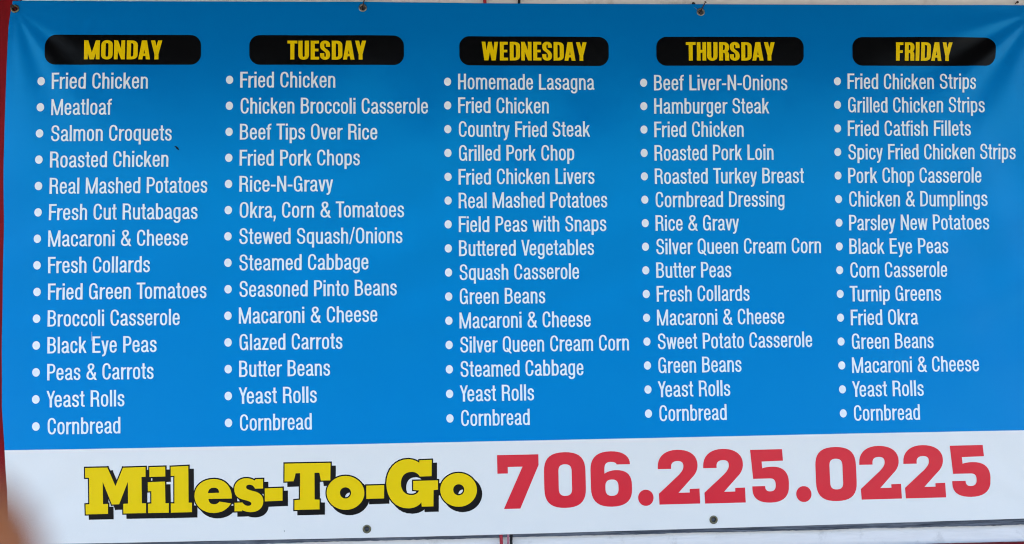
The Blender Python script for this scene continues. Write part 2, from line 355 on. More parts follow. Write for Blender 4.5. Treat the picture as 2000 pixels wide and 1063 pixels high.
def parse(path, k=0.62, step=7):
    """Path mini-language: M x y, L x y, H x y and V x y (quarter bends leaving horizontally / vertically), C cubic."""
    t = path.split()
    pts = []
    i = 0
    while i < len(t):
        c = t[i]
        if c in 'ML':
            pts.append((float(t[i + 1]), float(t[i + 2])))
            i += 3
            continue
        p0 = pts[-1]
        if c in 'HV':
            # consecutive bends alternate: a bend that leaves vertically must arrive horizontally and the other way round
            p3 = (float(t[i + 1]), float(t[i + 2]))
            c1, c2 = quarter(p0, p3, c, k)
            i += 3
        else:
            c1 = (float(t[i + 1]), float(t[i + 2]))
            c2 = (float(t[i + 3]), float(t[i + 4]))
            p3 = (float(t[i + 5]), float(t[i + 6]))
            i += 7
        for n in range(1, step + 1):
            s = n / step
            w = ((1 - s) ** 3, 3 * s * (1 - s) ** 2, 3 * s * s * (1 - s), s ** 3)
            pts.append(tuple(w[0] * p0[q] + w[1] * c1[q] + w[2] * c2[q] + w[3] * p3[q] for q in (0, 1)))
    return pts


def clip_y(poly, y0, y1):
    for lim, keep in ((y0, 1), (y1, -1)):
        out = []
        for a, b in zip(poly, poly[1:] + poly[:1]):
            ia, ib = keep * (a[1] - lim) >= 0, keep * (b[1] - lim) >= 0
            if ia:
                out.append(a)
            if ia != ib:
                s = (lim - a[1]) / (b[1] - a[1])
                out.append((a[0] + s * (b[0] - a[0]), lim))
        poly = out
        if len(poly) < 3:
            return []
    return poly


def stroke(pts, hx, hy, clip=None):
    """A broad-nib stroke: half width hx across upright parts, hy across level parts."""
    P = [Vector(p) for p in pts]
    P = [p for i, p in enumerate(P) if i == 0 or (p - P[i - 1]).length > 1e-4]
    closed = (P[0] - P[-1]).length < 0.3
    if closed:
        P = P[:-1]
    n = len(P)
    offs = []
    for i in range(n):
        if closed:
            a, b = P[i - 1], P[(i + 1) % n]
        else:
            a, b = P[max(i - 1, 0)], P[min(i + 1, n - 1)]
        d1 = (P[i] - a).normalized() if (P[i] - a).length > 1e-6 else None
        d2 = (b - P[i]).normalized() if (b - P[i]).length > 1e-6 else None
        d = (d1 or d2) + (d2 or d1)
        d.normalize()
        nx, ny = -d.y, d.x
        q = math.sqrt((hx * nx) ** 2 + (hy * ny) ** 2)
        offs.append(Vector((hx * hx * nx / q, hy * hy * ny / q)))
    out = []
    for i in range(n if closed else n - 1):
        j = (i + 1) % n
        quad = [tuple(P[i] + offs[i]), tuple(P[j] + offs[j]), tuple(P[j] - offs[j]), tuple(P[i] - offs[i])]
        if clip:
            quad = clip_y(quad, *clip)
        for q in range(1, len(quad) - 1):
            out.append((quad[0], quad[q], quad[q + 1]))
    return out


def union(tris, extra_loops=(), keep_holes=False):
    """Merge overlapping triangles into one flat, non-overlapping mesh."""
    vs, fs = [], []
    for t in tris:
        a = (t[1][0] - t[0][0]) * (t[2][1] - t[0][1]) - (t[2][0] - t[0][0]) * (t[1][1] - t[0][1])
        if abs(a) < 1e-6:
            continue
        t = t if a > 0 else (t[0], t[2], t[1])
        i = len(vs)
        vs += [Vector(p) for p in t]
        fs.append((i, i + 1, i + 2))
    V, E, F, ov, oe, of = delaunay_2d_cdt(vs, [], fs, 1, 1e-4, True)
    return [(v.x, v.y) for v in V], [tuple(f) for f, o in zip(F, of) if len(o)]


def fill(loops):
    """Fill contours with their holes (even-odd)."""
    vs, es = [], []
    for lp in loops:
        i = len(vs)
        vs += [Vector(p) for p in lp]
        es += [(i + k, i + (k + 1) % len(lp)) for k in range(len(lp))]
    V, E, F, a, b, c = delaunay_2d_cdt(vs, es, [], 0, 1e-5, False)
    out = []

    def inside(x, y):
        odd = False
        for lp in loops:
            for (x0, y0), (x1, y1) in zip(lp, lp[1:] + lp[:1]):
                if (y0 > y) != (y1 > y) and x < x0 + (y - y0) / (y1 - y0) * (x1 - x0):
                    odd = not odd
        return odd
    V = [(v.x, v.y) for v in V]
    for f in F:
        x = sum(V[i][0] for i in f) / 3
        y = sum(V[i][1] for i in f) / 3
        if inside(x, y):
            out.append(tuple(f))
    return V, out


def glyph(spec, hx, hy, k=0.62):
    tris = []
    for piece in spec.split(';'):
        piece = piece.strip()
        if not piece:
            continue
        if piece[0] == 'B':
            x0, y0, x1, y1 = map(float, piece[1:].split())
            tris += [((x0, y0), (x1, y0), (x1, y1)), ((x0, y0), (x1, y1), (x0, y1))]
        elif piece[0] == 'S':
            clip = None
            body = piece[1:]
            sx = 1.0
            if body[0] == '[':
                c, body = body[1:].split(']')
                c = list(map(float, c.split(',')))
                clip = c[:2]
                sx = c[2] if len(c) > 2 else 1.0
            tris += stroke(parse(body, k), hx * sx, hy * (sx if sx < 1 else 1), clip)
    return union(tris)


# condensed sans of the menu: cap height 100; (width, left bearing, right bearing, pieces)
THIN = {
    'F': (47, 6, -1, 'B 0 0 14.5 100;B 0 88.5 47 100;B 0 45.5 43.5 57'),
    'E': (50, 6, 4, 'B 0 0 14.5 100;B 0 88.5 49 100;B 0 45.5 46 57;B 0 0 50 11.5'),
    'L': (47, 6, 2, 'B 0 0 14.5 100;B 0 0 47 11.5'),
    'H': (53, 6, 6, 'B 0 0 14.5 100;B 38.5 0 53 100;B 0 46 53 57.5'),
    'T': (53, 1.5, 0, 'B 0 88.5 53 100;B 19.5 0 34 100'),
    'C': (54, 4.5, 4, 'S M 46.5 65 L 46.5 68 V 27.5 94.7 H 7.2 64 L 7.2 36 V 27.5 5.3 H 46.8 33 L 46.8 37'),
    'G': (55, 4.5, 6, 'S M 46.5 68 L 46.5 70 V 28 94.7 H 7.2 64 L 7.2 36 V 26 5.3 C 37 5.3 46 14 46 30 L 46 47;B 29 42 53 52.5;B 46.5 0 55 30'),
    'O': (56, 4.5, 4.5, 'S M 28 94.7 H 48.8 64 L 48.8 36 V 28 5.3 H 7.2 36 L 7.2 64 V 28 94.7'),
    'Q': (56, 4.5, 4.5, 'S M 28 94.7 H 48.8 64 L 48.8 36 V 28 5.3 H 7.2 36 L 7.2 64 V 28 94.7;S[-8,26,0.8] M 26 28 L 56 -9'),
    'D': (55, 6, 4.5, 'B 0 0 14.5 100;S M 8 94.2 L 22 94.2 H 47.7 64 L 47.7 36 V 22 5.8 L 8 5.8'),
    'P': (52, 6, 2, 'B 0 0 14.5 100;S M 8 94.2 L 27 94.2 H 44.8 71 V 27 47 L 8 47'),
    'R': (56, 6, 3, 'B 0 0 14.5 100;S M 8 94.2 L 28 94.2 H 46 73 V 28 50 L 8 50;S[0,60] M 27 50 C 42 50 45.5 43 45.8 30 L 46.5 14 C 46.5 7 47.5 3 50 -5'),
    'B': (54, 6, 4, 'B 0 0 14.5 100;S M 8 94.2 L 26 94.2 H 44 74.5 V 26 53.5 L 8 53.5;S M 8 53.5 L 26 53.5 H 46.8 29.5 V 26 5.8 L 8 5.8'),
    'N': (56, 6, 6, 'B 0 0 13.5 100;B 42.5 0 56 100;S[0,100] M 4 106 L 52 -6'),
    'M': (76, 6, 6, 'B 0 0 13 100;B 63 0 76 100;S[0,100,0.95] M 4.5 108 L 40 -8;S[0,100,0.95] M 71.5 108 L 36 -8'),
    'S': (54, 4, 3.5, 'S M 46 67 L 46 71 V 26.5 94.7 H 8.5 74 C 8.5 58 18 55 27 51.5 C 38 47.5 47 44 47 27 V 26.5 5.3 H 7.2 28 L 7.2 33'),
    'V': (56, 1.5, -3, 'S[0,100] M 5.5 106 L 29 -6;S[0,100] M 50.5 106 L 27 -6'),
    'Y': (56, 1, -4, 'S[0,100] M 5 108 L 29 42;S[0,100] M 51 108 L 27 42;B 20.8 0 35.2 50'),
    '&': (65, 4, 2, 'S[-1,101] M 63 -6 L 18 68 C 10 80 15 94.7 30 94.7 C 46 94.7 47 79 42 70 C 36 60 7 50 7 26 C 7 12 15 5.3 27 5.3 C 42 5.3 54 18 55.5 45'),
    '/': (38, 0, 0, 'S[-3,103,0.75] M 4 -10 L 34 110'),
    ',': (15, 5, 3, 'B 0 0 14 14;S[-22,4,0.7] M 10 6 L 3 -24'),
    '-': (29, 3.5, 3.5, 'B 0 33 29 44.5'),
    'a': (49, 4, 2, 'S M 8.3 50 L 8.3 53 V 23 69.8 H 37.7 53 L 37.7 16 C 37.7 7 40.5 5.6 49 5.6;S M 38 43 C 37 38 30 38.5 22 36 C 11 32.5 7 29 7 20 V 19.5 4.8 C 30 4.8 38 13 38 25'),
    'b': (47, 5.5, 4, 'B 0 0 13.5 100;S M 7 48 V 24 69.8 H 40 46 L 40 28 V 24 4.8 H 7 26'),
    'c': (45, 4, 3, 'S M 38 47 L 38 50 V 23.5 69.8 H 7 46 L 7 28 V 23.5 4.8 H 38.3 25 L 38.3 28'),
    'd': (47, 4, 5.5, 'B 33.5 0 47 100;S M 40 48 V 23 69.8 H 7 46 L 7 28 V 23 4.8 H 40 26'),
    'e': (46, 4, 4, 'B 9 34.5 44 44.5;S M 39 37 L 39 46 V 23.5 69.8 H 7 45 L 7 29 V 23.5 4.8 H 38.8 22 L 38.8 25'),
    'f': (32, 1, 1, 'S M 14 0 L 14 80 V 27 94.5 L 32 94.5;B 0 64 30 74.5'),
    'g': (46, 4, 5.5, 'S M 39 48 V 23 69.8 H 7 47 L 7 30 V 23 6.5 H 39 28;S[-24,74] M 39 76 L 39 -1 V 22.5 -18 H 8 -6 L 8 -4'),
    'h': (45, 5.5, 5.5, 'B 0 0 13.5 100;S M 7 46 V 24 69.8 H 38.2 51 L 38.2 0'),
    'i': (13.5, 5.5, 5.5, 'B 0 0 13.5 74.5;B 0 86.5 13.5 100'),
    'k': (48, 5.5, 0.5, 'B 0 0 13.5 100;S[0,74.5] M 8 22 L 42 82;S[0,74.5] M 19 48 L 44.5 -8'),
    'l': (13.5, 5.5, 5.5, 'B 0 0 13.5 100'),
    'm': (75, 5.5, 5.5, 'B 0 0 13 74.5;S M 7 46 V 23 69.8 H 37.5 51 L 37.5 0;S M 37.5 46 V 54 69.8 H 68.5 51 L 68.5 0'),
    'n': (45, 5.5, 5.5, 'B 0 0 13.5 74.5;S M 7 46 V 24 69.8 H 38.2 51 L 38.2 0'),
    'o': (47, 4, 4, 'S M 23.5 69.8 H 40 46 L 40 28.5 V 23.5 4.8 H 7 28.5 L 7 46 V 23.5 69.8'),
    'p': (47, 5.5, 4, 'B 0 -23 13.5 74.5;S M 7 48 V 24 69.8 H 40 46 L 40 28 V 24 4.8 H 7 26'),
    'q': (47, 4, 5.5, 'B 33.5 -23 47 74.5;S M 40 48 V 23 69.8 H 7 46 L 7 28 V 23 4.8 H 40 26'),
    'r': (32, 5.5, 0.5, 'B 0 0 13.5 74.5;S M 7 42 C 8 60 17 69 32.5 68'),
    's': (43, 3.5, 3.5, 'S M 36 51 L 36 54 V 21.5 69.8 H 8 55 C 8 43.5 15 42 21.5 39 C 30 35.5 36.5 32 36.5 20 V 21.5 4.8 H 6.8 22 L 6.8 25'),
    't': (30, 1.5, 2, 'S M 15 96 L 15 16 C 15 7 19 5.6 30 5.8;B 0 64 29 74.5'),
    'u': (45, 5.5, 5.5, 'B 31.5 0 45 74.5;S M 6.8 74.5 L 6.8 23 V 21 4.8 H 38 28'),
    'v': (46, 1, 1, 'S[0,74.5] M 5 82 L 24.5 -8;S[0,74.5] M 41 82 L 21.5 -8'),
    'w': (69, 1, 1, 'S[0,74.5,0.95] M 5 82 L 21.5 -8;S[0,74.5,0.95] M 36.5 82 L 18.5 -8;S[0,74.5,0.95] M 32.5 82 L 50.5 -8;S[0,74.5,0.95] M 64 82 L 47.5 -8'),
    'y': (46, 1, 1, 'S[-30,74.5] M 5 82 L 24.5 0;S[-30,74.5] M 41 82 L 23.5 0 C 20.5 -13 17 -17.5 5.5 -17'),
    'z': (41, 2.5, 2.5, 'B 1 63.5 40 74.5;B 0 0 41 11;S[0,74.5] M 36 72 L 5 2'),
}
BOLD = {
    'M': (83, 6, 'B 0 0 20 100;B 63 0 83 100;S[0,100,0.95] M 7 110 L 44 -8;S[0,100,0.95] M 76 110 L 39 -8'),
    'O': (59, 9, 'S M 29.5 93.5 H 48.5 74 L 48.5 26 V 29.5 6.5 H 10.5 26 L 10.5 74 V 29.5 93.5'),
    'N': (58, 8, 'B 0 0 20 100;B 38 0 58 100;S[0,100,0.9] M 5 110 L 53 -10'),
    'D': (57, 10, 'B 0 0 22 100;S M 10 92.5 L 26 92.5 H 46.5 74 L 46.5 26 V 26 7.5 L 10 7.5'),
    'A': (62, 5, 'S[0,100,0.95] M 9.5 -6 L 31 114;S[0,100,0.95] M 52.5 -6 L 31 114;B 16 18 46 31'),
    'Y': (61, 3.5, 'S[30,100,0.95] M 7.5 114 L 32 22;S[30,100,0.95] M 53.5 114 L 29 22;B 19.8 0 41.2 44'),
    'T': (54, 9, 'B 0 85 54 100;B 16 0 38 100'),
    'U': (57, 6, 'S M 11 100 L 11 26 V 28.5 6.5 H 46 26 L 46 100'),
    'E': (46, 10, 'B 0 0 22 100;B 0 85 45 100;B 0 43.5 42 57.5;B 0 0 46 15'),
    'S': (54, 5.5, 'S M 43 68 L 43 76 V 27 93.3 H 11 75 C 11 60 19 56 27 51 C 35 45.5 43 40 43 25 V 27 6.7 H 11 25 L 11 34'),
    'W': (92, 3, 'S[0,100,0.9] M 8.5 110 L 26 -12;S[0,100,0.9] M 48.5 110 L 24 -12;S[0,100,0.9] M 43.5 110 L 68 -12;S[0,100,0.9] M 83.5 110 L 66 -12'),
    'H': (52, 7, 'B 0 0 20.5 100;B 31.5 0 52 100;B 0 43 52 58'),
    'R': (55, 9.5, 'B 0 0 22 100;S M 10 92.5 L 26 92.5 H 44 76 L 44 70 V 26 50 L 10 50;S[0,60] M 24 50 C 40 50 44 42 44 30 L 44 14 L 45.5 -6'),
    'F': (43, 2, 'B 0 0 22 100;B 0 85 43 100;B 0 42 40 56.5'),
    'I': (22, 9, 'B 0 0 22 100'),
}
_cache = {}


def thin(c):
    if c not in _cache:
        _cache[c] = glyph(THIN[c][3], 6.2, 5.2)
    return _cache[c]


def bold(c):
    if ('b', c) not in _cache:
        _cache[('b', c)] = glyph(BOLD[c][2], 11.5, 7.4, 0.66)
    return _cache[('b', c)]


def split_long(vs, fs, lim):
    """Split long triangle edges so that flat print follows the relief of the vinyl."""
    vs = list(vs)
    for _ in range(6):
        mid = {}
        out = []
        todo = False

        def m(a, b):
            k = (a, b) if a < b else (b, a)
            if math.dist(vs[a], vs[b]) <= lim:
                return None
            if k not in mid:
                vs.append(((vs[a][0] + vs[b][0]) / 2, (vs[a][1] + vs[b][1]) / 2))
                mid[k] = len(vs) - 1
            return mid[k]
        for a, b, c in fs:
            ab, bc, ca = m(a, b), m(b, c), m(c, a)
            n = sum(x is not None for x in (ab, bc, ca))
            if n == 0:
                out.append((a, b, c))
                continue
            todo = True
            if n == 3:
                out += [(a, ab, ca), (ab, b, bc), (ca, bc, c), (ab, bc, ca)]
            elif n == 1:
                if ab is not None: out += [(a, ab, c), (ab, b, c)]
                elif bc is not None: out += [(a, b, bc), (a, bc, c)]
                else: out += [(a, b, ca), (ca, b, c)]
            else:
                if ab is None: out += [(c, ca, bc), (a, b, bc), (a, bc, ca)]
                elif bc is None: out += [(a, ab, ca), (ab, b, c), (ab, c, ca)]
                else: out += [(b, bc, ab), (a, ab, bc), (a, bc, c)]
        fs = out
        if not todo:
            break
    return vs, fs


def printed(name, vs_mm, fs, mat, parent, lift, label=None, lim=14.0):
    """Flat print lying on the vinyl; coordinates in millimetres from the lower left corner of the banner."""
    vs, fs = split_long(vs_mm, fs, lim)
    uv = np.array(vs) / 1000.0
    P = to_world(uv, lift)
    # counter-clockwise seen from the front, so the normals face the street
    F = []
    for a, b, c in fs:
        ar = (uv[b, 0] - uv[a, 0]) * (uv[c, 1] - uv[a, 1]) - (uv[c, 0] - uv[a, 0]) * (uv[b, 1] - uv[a, 1])
        F.append((a, b, c) if ar > 0 else (a, c, b))
    o = link_mesh(name, P, F, mat, parent, smooth=True)
    o.data.normals_split_custom_set_from_vertices([tuple(n) for n in normals_of(uv)])
    if label:
        o['label'] = label
    return o


# ------------------------------------------------------------------ the wall, the ground and the added porch roof
def box(verts, faces, x0, x1, y0, y1, z0, z1):
    i = len(verts)
    verts += [(x, y, z) for z in (z0, z1) for y in (y0, y1) for x in (x0, x1)]
    faces += [tuple(i + k for k in f) for f in ((0, 1, 5, 4), (1, 3, 7, 5), (3, 2, 6, 7), (2, 0, 4, 6), (4, 5, 7, 6), (2, 3, 1, 0))]


def box_obj(name, b, mat, parent=None, bevel=0.0):
    v, f = [], []
    box(v, f, *b)
    o = link_mesh(name, v, f, mat, parent)
    if bevel:
        m = o.modifiers.new('bevel', 'BEVEL')
        m.width = bevel
        m.segments = 2
    return o


g_v = [(-150, -150, 0), (150, -150, 0), (150, 150, 0), (-150, 150, 0)]
props(link_mesh('ground', g_v, [(0, 1, 2, 3)], GROUND), kind='structure')

wall = empty('timber_wall', (1.2, 0, 0))
props(wall, 'old white lap-sided timber wall behind the menu banner', 'wall')
box_obj('wall_sheathing', (-3.0, 6.0, 0.0, 0.12, 0.0, 3.02), SIDING, wall)
EXPOSE, X_TRIM = 0.1524, 0.0425
z = Z0 + 0.0020 - EXPOSE * 7
k = 0
board_mesh = None
while z < 2.95:
    # one lapped board: the lower edge stands proud, the upper edge tucks under the next
    x0, x1 = X_TRIM, 6.0
    n = 120
    vs, fs = [], []
    rng = random.Random(k)
    for i in range(n + 1):
        x = x0 + (x1 - x0) * i / n
        w = 0.0006 * math.sin(x * 5 + k * 2.1) + rng.uniform(-0.0003, 0.0003)
        top = min(z + EXPOSE + 0.018, 3.0)
        vs += [(x, -0.0195, z + w), (x, -0.0012, top), (x, -0.0005, top), (x, -0.0005, z + w)]
    for i in range(n):
        a, b = 4 * i, 4 * i + 4
        for q in range(4):
            r = (q + 1) % 4
            fs.append((a + q, b + q, b + r, a + r))
    fs += [(3, 2, 1, 0), (4 * n, 4 * n + 1, 4 * n + 2, 4 * n + 3)]
    link_mesh('siding_board', vs, [tuple(reversed(f)) for f in fs], SIDING, wall)
    z += EXPOSE
    k += 1
box_obj('corner_trim', (-0.13, X_TRIM, -0.0255, -0.0005, 0.0, 3.0), REDWOOD, wall, 0.002)['label'] = 'red painted upright board left of the banner'
box_obj('skirt_trim', (X_TRIM + 0.001, 6.0, -0.030, -0.014, Z0 - 0.20, Z0 - 0.052), REDWOOD, wall, 0.002)['label'] = 'red painted level board below the banner'

# weathered lath; its dark colour stands in for shade under the banner's lower edge
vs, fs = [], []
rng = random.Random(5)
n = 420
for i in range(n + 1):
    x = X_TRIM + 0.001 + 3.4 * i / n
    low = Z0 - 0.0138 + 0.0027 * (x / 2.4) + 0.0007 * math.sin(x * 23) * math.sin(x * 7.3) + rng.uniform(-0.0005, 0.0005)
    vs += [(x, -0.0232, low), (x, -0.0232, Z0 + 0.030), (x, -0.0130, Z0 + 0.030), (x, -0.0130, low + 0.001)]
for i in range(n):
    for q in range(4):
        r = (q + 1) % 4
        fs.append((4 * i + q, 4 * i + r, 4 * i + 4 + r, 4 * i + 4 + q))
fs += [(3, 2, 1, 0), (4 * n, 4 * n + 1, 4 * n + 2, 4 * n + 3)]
link_mesh('weathered_shade_lath', vs, [tuple(reversed(f)) for f in fs], SHADEWOOD, wall)['label'] = 'strip of weathered wood, coloured dark for the shade under the lower edge of the banner'

roof = empty('unseen_porch_roof', (1.2, 0, 2.8))  # roof out of view, added and sized for its shade and reflections
props(roof, 'unseen dark porch roof added over the menu banner to shade its top', 'roof')
UNSEEN_EAVE = 1.72
PX0, PX1 = -0.62, 3.25
box_obj('unseen_soffit', (PX0, PX1, -UNSEEN_EAVE, -0.02, 2.50, 2.52), UNSEEN_SOFFIT, roof)
box_obj('unseen_fascia', (PX0, PX1, -UNSEEN_EAVE - 0.035, -UNSEEN_EAVE - 0.003, 2.46, 2.70), SIDING, roof)
link_mesh('unseen_roof_slope', [(PX0 - 0.1, -UNSEEN_EAVE - 0.1, 2.72), (PX1 + 0.1, -UNSEEN_EAVE - 0.1, 2.72), (PX1 + 0.1, 2.2, 4.3), (PX0 - 0.1, 2.2, 4.3),
                         (PX0 - 0.1, -UNSEEN_EAVE - 0.1, 2.78), (PX1 + 0.1, -UNSEEN_EAVE - 0.1, 2.78), (PX1 + 0.1, 2.2, 4.36), (PX0 - 0.1, 2.2, 4.36)],
          [(3, 2, 1, 0), (4, 5, 6, 7), (0, 1, 5, 4), (1, 2, 6, 5), (2, 3, 7, 6), (3, 0, 4, 7)], UNSEEN_SHINGLE, roof)


# ------------------------------------------------------------------ the banner
banner = empty('menu_banner', (1.219, YB, Z0))
props(banner, 'blue and white vinyl menu banner listing weekday dishes, hung on the white timber wall', 'banner')

HOLE_R = 6.2
GROM_UV = [(g[0], g[1]) for g in GROM]


def edge_u(v):
    e = sorted((b, a) for a, b in EDGE)
    ys = [q[0] for q in e]
    return float(np.interp(v, ys, [q[1] for q in e]))


def sheet(name, v0, v1, mat, label):
    nv = max(8, int((v1 - v0) / 8))
    nu = 300
    pts = []
    rows = [v0 + (v1 - v0) * j / nv for j in range(nv + 1)]
    idx = {}
    for j, v in enumerate(rows):
        a = edge_u(v)
        for i in range(nu + 1):
            u = a + (2438 - a) * i / nu
            edge = i in (0, nu) or j in (0, nv)
            if v1 > 1200 and i == 0 and j == nv:
                pass
            if not edge and any(math.hypot(u - gu, v - gv) < HOLE_R + 3 for gu, gv in GROM_UV):
                continue
            idx[(i, j)] = len(pts)
            pts.append((u, v))
    es = []
    for i in range(nu):
        es.append((idx[(i, 0)], idx[(i + 1, 0)]))
        es.append((idx[(i, nv)], idx[(i + 1, nv)]))
    for j in range(nv):
        es.append((idx[(0, j)], idx[(0, j + 1)]))
        es.append((idx[(nu, j)], idx[(nu, j + 1)]))
    holes = [g for g in GROM_UV if v0 < g[1] < v1]
    for gu, gv in holes:
        i0 = len(pts)
        pts += [(gu + HOLE_R * math.cos(a), gv + HOLE_R * math.sin(a)) for a in [2 * math.pi * q / 20 for q in range(20)]]
        es += [(i0 + q, i0 + (q + 1) % 20) for q in range(20)]
    V, E, F, _, _, _ = delaunay_2d_cdt([Vector(p) for p in pts], es, [], 0, 1e-5, False)
    V = np.array([(v.x, v.y) for v in V])
    keep = []
    for f in F:
        c = V[list(f)].mean(0)
        if c[0] < edge_u(c[1]) - 0.02:
            continue
        if any(math.hypot(c[0] - gu, c[1] - gv) < HOLE_R * 0.985 for gu, gv in holes):
            continue
        a, b, d = f
        ar = (V[b, 0] - V[a, 0]) * (V[d, 1] - V[a, 1]) - (V[d, 0] - V[a, 0]) * (V[b, 1] - V[a, 1])
        keep.append((a, b, d) if ar > 0 else (a, d, b))
    uv = V / 1000
    n = len(V)
    front, back = to_world(uv, 0.0), to_world(uv, -0.0009)
    nf = normals_of(uv)
    verts = list(front) + list(back)
    nrm = list(nf) + list(-nf)
    faces = list(keep) + [(a + n, c + n, b + n) for a, b, c in keep]
    cnt = {}
    for f in keep:
        for a, b in ((f[0], f[1]), (f[1], f[2]), (f[2], f[0])):
            cnt[(a, b)] = 1
    for (a, b) in list(cnt):
        if (b, a) in cnt:
            continue
        i = len(verts)
        pa, pb = front[a], front[b]
        verts += [front[a], front[b], back[b], back[a]]
        d = pb - pa
        nn = np.cross(d, (0, -1, 0))
        nn = -nn / (np.linalg.norm(nn) + 1e-9)
        nrm += [nn] * 4
        faces.append((i, i + 3, i + 2, i + 1))
    o = link_mesh(name, verts, faces, mat, banner, smooth=True)
    o.data.normals_split_custom_set_from_vertices([tuple(map(float, q)) for q in nrm])
    o['label'] = label
    return o


V_BAND = PILL[2]
sheet('blue_field', V_BAND, 1219.0, BLUE, 'bright blue printed upper field of the banner')
sheet('white_band', 0.0, V_BAND, WHITE, 'plain white lower band of the banner')

DAYS = ['MONDAY', 'TUESDAY', 'WEDNESDAY', 'THURSDAY', 'FRIDAY']
MENU = [
    ['Fried Chicken', 'Meatloaf', 'Salmon Croquets', 'Roasted Chicken', 'Real Mashed Potatoes', 'Fresh Cut Rutabagas', 'Macaroni & Cheese',
     'Fresh Collards', 'Fried Green Tomatoes', 'Broccoli Casserole', 'Black Eye Peas', 'Peas & Carrots', 'Yeast Rolls', 'Cornbread'],
    ['Fried Chicken', 'Chicken Broccoli Casserole', 'Beef Tips Over Rice', 'Fried Pork Chops', 'Rice-N-Gravy', 'Okra, Corn & Tomatoes',
     'Stewed Squash/Onions', 'Steamed Cabbage', 'Seasoned Pinto Beans', 'Macaroni & Cheese', 'Glazed Carrots', 'Butter Beans', 'Yeast Rolls', 'Cornbread'],
    ['Homemade Lasagna', 'Fried Chicken', 'Country Fried Steak', 'Grilled Pork Chop', 'Fried Chicken Livers', 'Real Mashed Potatoes',
     'Field Peas with Snaps', 'Buttered Vegetables', 'Squash Casserole', 'Green Beans', 'Macaroni & Cheese', 'Silver Queen Cream Corn',
     'Steamed Cabbage', 'Yeast Rolls', 'Cornbread'],
    ['Beef Liver-N-Onions', 'Hamburger Steak', 'Fried Chicken', 'Roasted Pork Loin', 'Roasted Turkey Breast', 'Cornbread Dressing', 'Rice & Gravy',
     'Silver Queen Cream Corn', 'Butter Peas', 'Fresh Collards', 'Macaroni & Cheese', 'Sweet Potato Casserole', 'Green Beans', 'Yeast Rolls', 'Cornbread'],
    ['Fried Chicken Strips', 'Grilled Chicken Strips', 'Fried Catfish Fillets', 'Spicy Fried Chicken Strips', 'Pork Chop Casserole',
     'Chicken & Dumplings', 'Parsley New Potatoes', 'Black Eye Peas', 'Corn Casserole', 'Turnip Greens', 'Fried Okra', 'Green Beans',
     'Macaroni & Cheese', 'Yeast Rolls', 'Cornbread'],
]
ORD = ['first', 'second', 'third', 'fourth', 'fifth', 'sixth', 'seventh', 'eighth', 'ninth', 'tenth', 'eleventh', 'twelfth', 'thirteenth', 'fourteenth', 'fifteenth']
KERN = {'Te': -3, 'To': -8, 'Ti': 0, 'Tu': -6, 'Ye': -6, 'Ve': -3, 'Po': -1, 'Pe': -1, 'Pa': -2, 'ra': -1, 'tt': -2.5, 'ry': -1, 'vy': -2, 'tf': -2, 'fi': -1, 'rs': 0}
CAP = 36.6
GAP_TEXT = 24.3


def set_text(text):
    x, out, prev = 0.0, [], ''
    for c in text:
        if c == ' ':
            x += 29.5
            prev = ''
            continue
        w, l, r, _ = THIN[c]
        if out:
            x += l + KERN.get(prev + c, 0)
        out.append((c, x))
        x += w
        end = x
        x += r
        prev = c
    return out, end


ratios = []
for ci, (day, items) in enumerate(zip(DAYS, MENU)):
    cu, cv, pitch = COLS[ci]
    for ri, text in enumerate(items):
        v = cv - pitch * ri
        lay, width = set_text(text)
        left = cu + GAP_TEXT - (1.6 if text[0] in 'YT' else 0) + (0.9 if text[0] in 'CGOS' else 0)
        sx = (RIGHT[ci][ri] - left) / width
        ratios.append((sx / (CAP / 100), text))
        base = v - 18.1
        vs, fs = [], []
        for c, x in lay:
            gv, gf = thin(c)
            i = len(vs)
            vs += [(left + (x + a) * sx, base + b * CAP / 100) for a, b in gv]
            fs += [(a + i, b + i, d + i) for a, b, d in gf]
        ln = printed('menu_line', vs, fs, INK_WHITE, banner, 0.0005,
                     'white lettering %s, %s line under %s' % (text, ORD[ri], day))
        bv = [(cu, v)] + [(cu + 8.3 * math.cos(a), v + 9.6 * math.sin(a)) for a in [2 * math.pi * q / 28 for q in range(28)]]
        printed('bullet', bv, [(0, 1 + q, 1 + (q + 1) % 28) for q in range(28)], INK_WHITE, ln, 0.0005)
print('text ratio mean', np.mean([r[0] for r in ratios]), 'sd', np.std([r[0] for r in ratios]))
for r in sorted(ratios)[:6] + sorted(ratios)[-6:]:
    print('  ', round(r[0], 3), r[1])

for ci, day in enumerate(DAYS):
    x0, x1 = PILLS[ci]
    vb, vt = PILL[1], PILL[0]
    r = 24.0
    loop = []
    for cx, cy, a0 in ((x1 - r, vt - r, 0), (x0 + r, vt - r, 90), (x0 + r, vb + r, 180), (x1 - r, vb + r, 270)):
        loop += [(cx + r * math.cos(rad(a0 + q * 9)), cy + r * math.sin(rad(a0 + q * 9))) for q in range(11)]
    V, F = fill([loop])
    hd = printed('day_header', V, F, INK_BLACK, banner, 0.0006, 'black rounded bar reading %s in yellow capitals' % day, 7.0)
    x, lay = 0.0, []
    for i, c in enumerate(day):
        w, l, _ = BOLD[c]
        if i:
            x += l
        lay.append((c, x))
        x += w
    hx0, hx1 = HEADX[ci]
    sx = (hx1 - hx0) / x
    capm = 43.6
    base = (vb + vt) / 2 - capm / 2 - 0.4
    for c, xx in lay:
        gv, gf = bold(c)
        printed('letter', [(hx0 + (xx + a) * sx, base + b * capm / 100) for a, b in gv], gf, INK_YELLOW, hd, 0.0012)

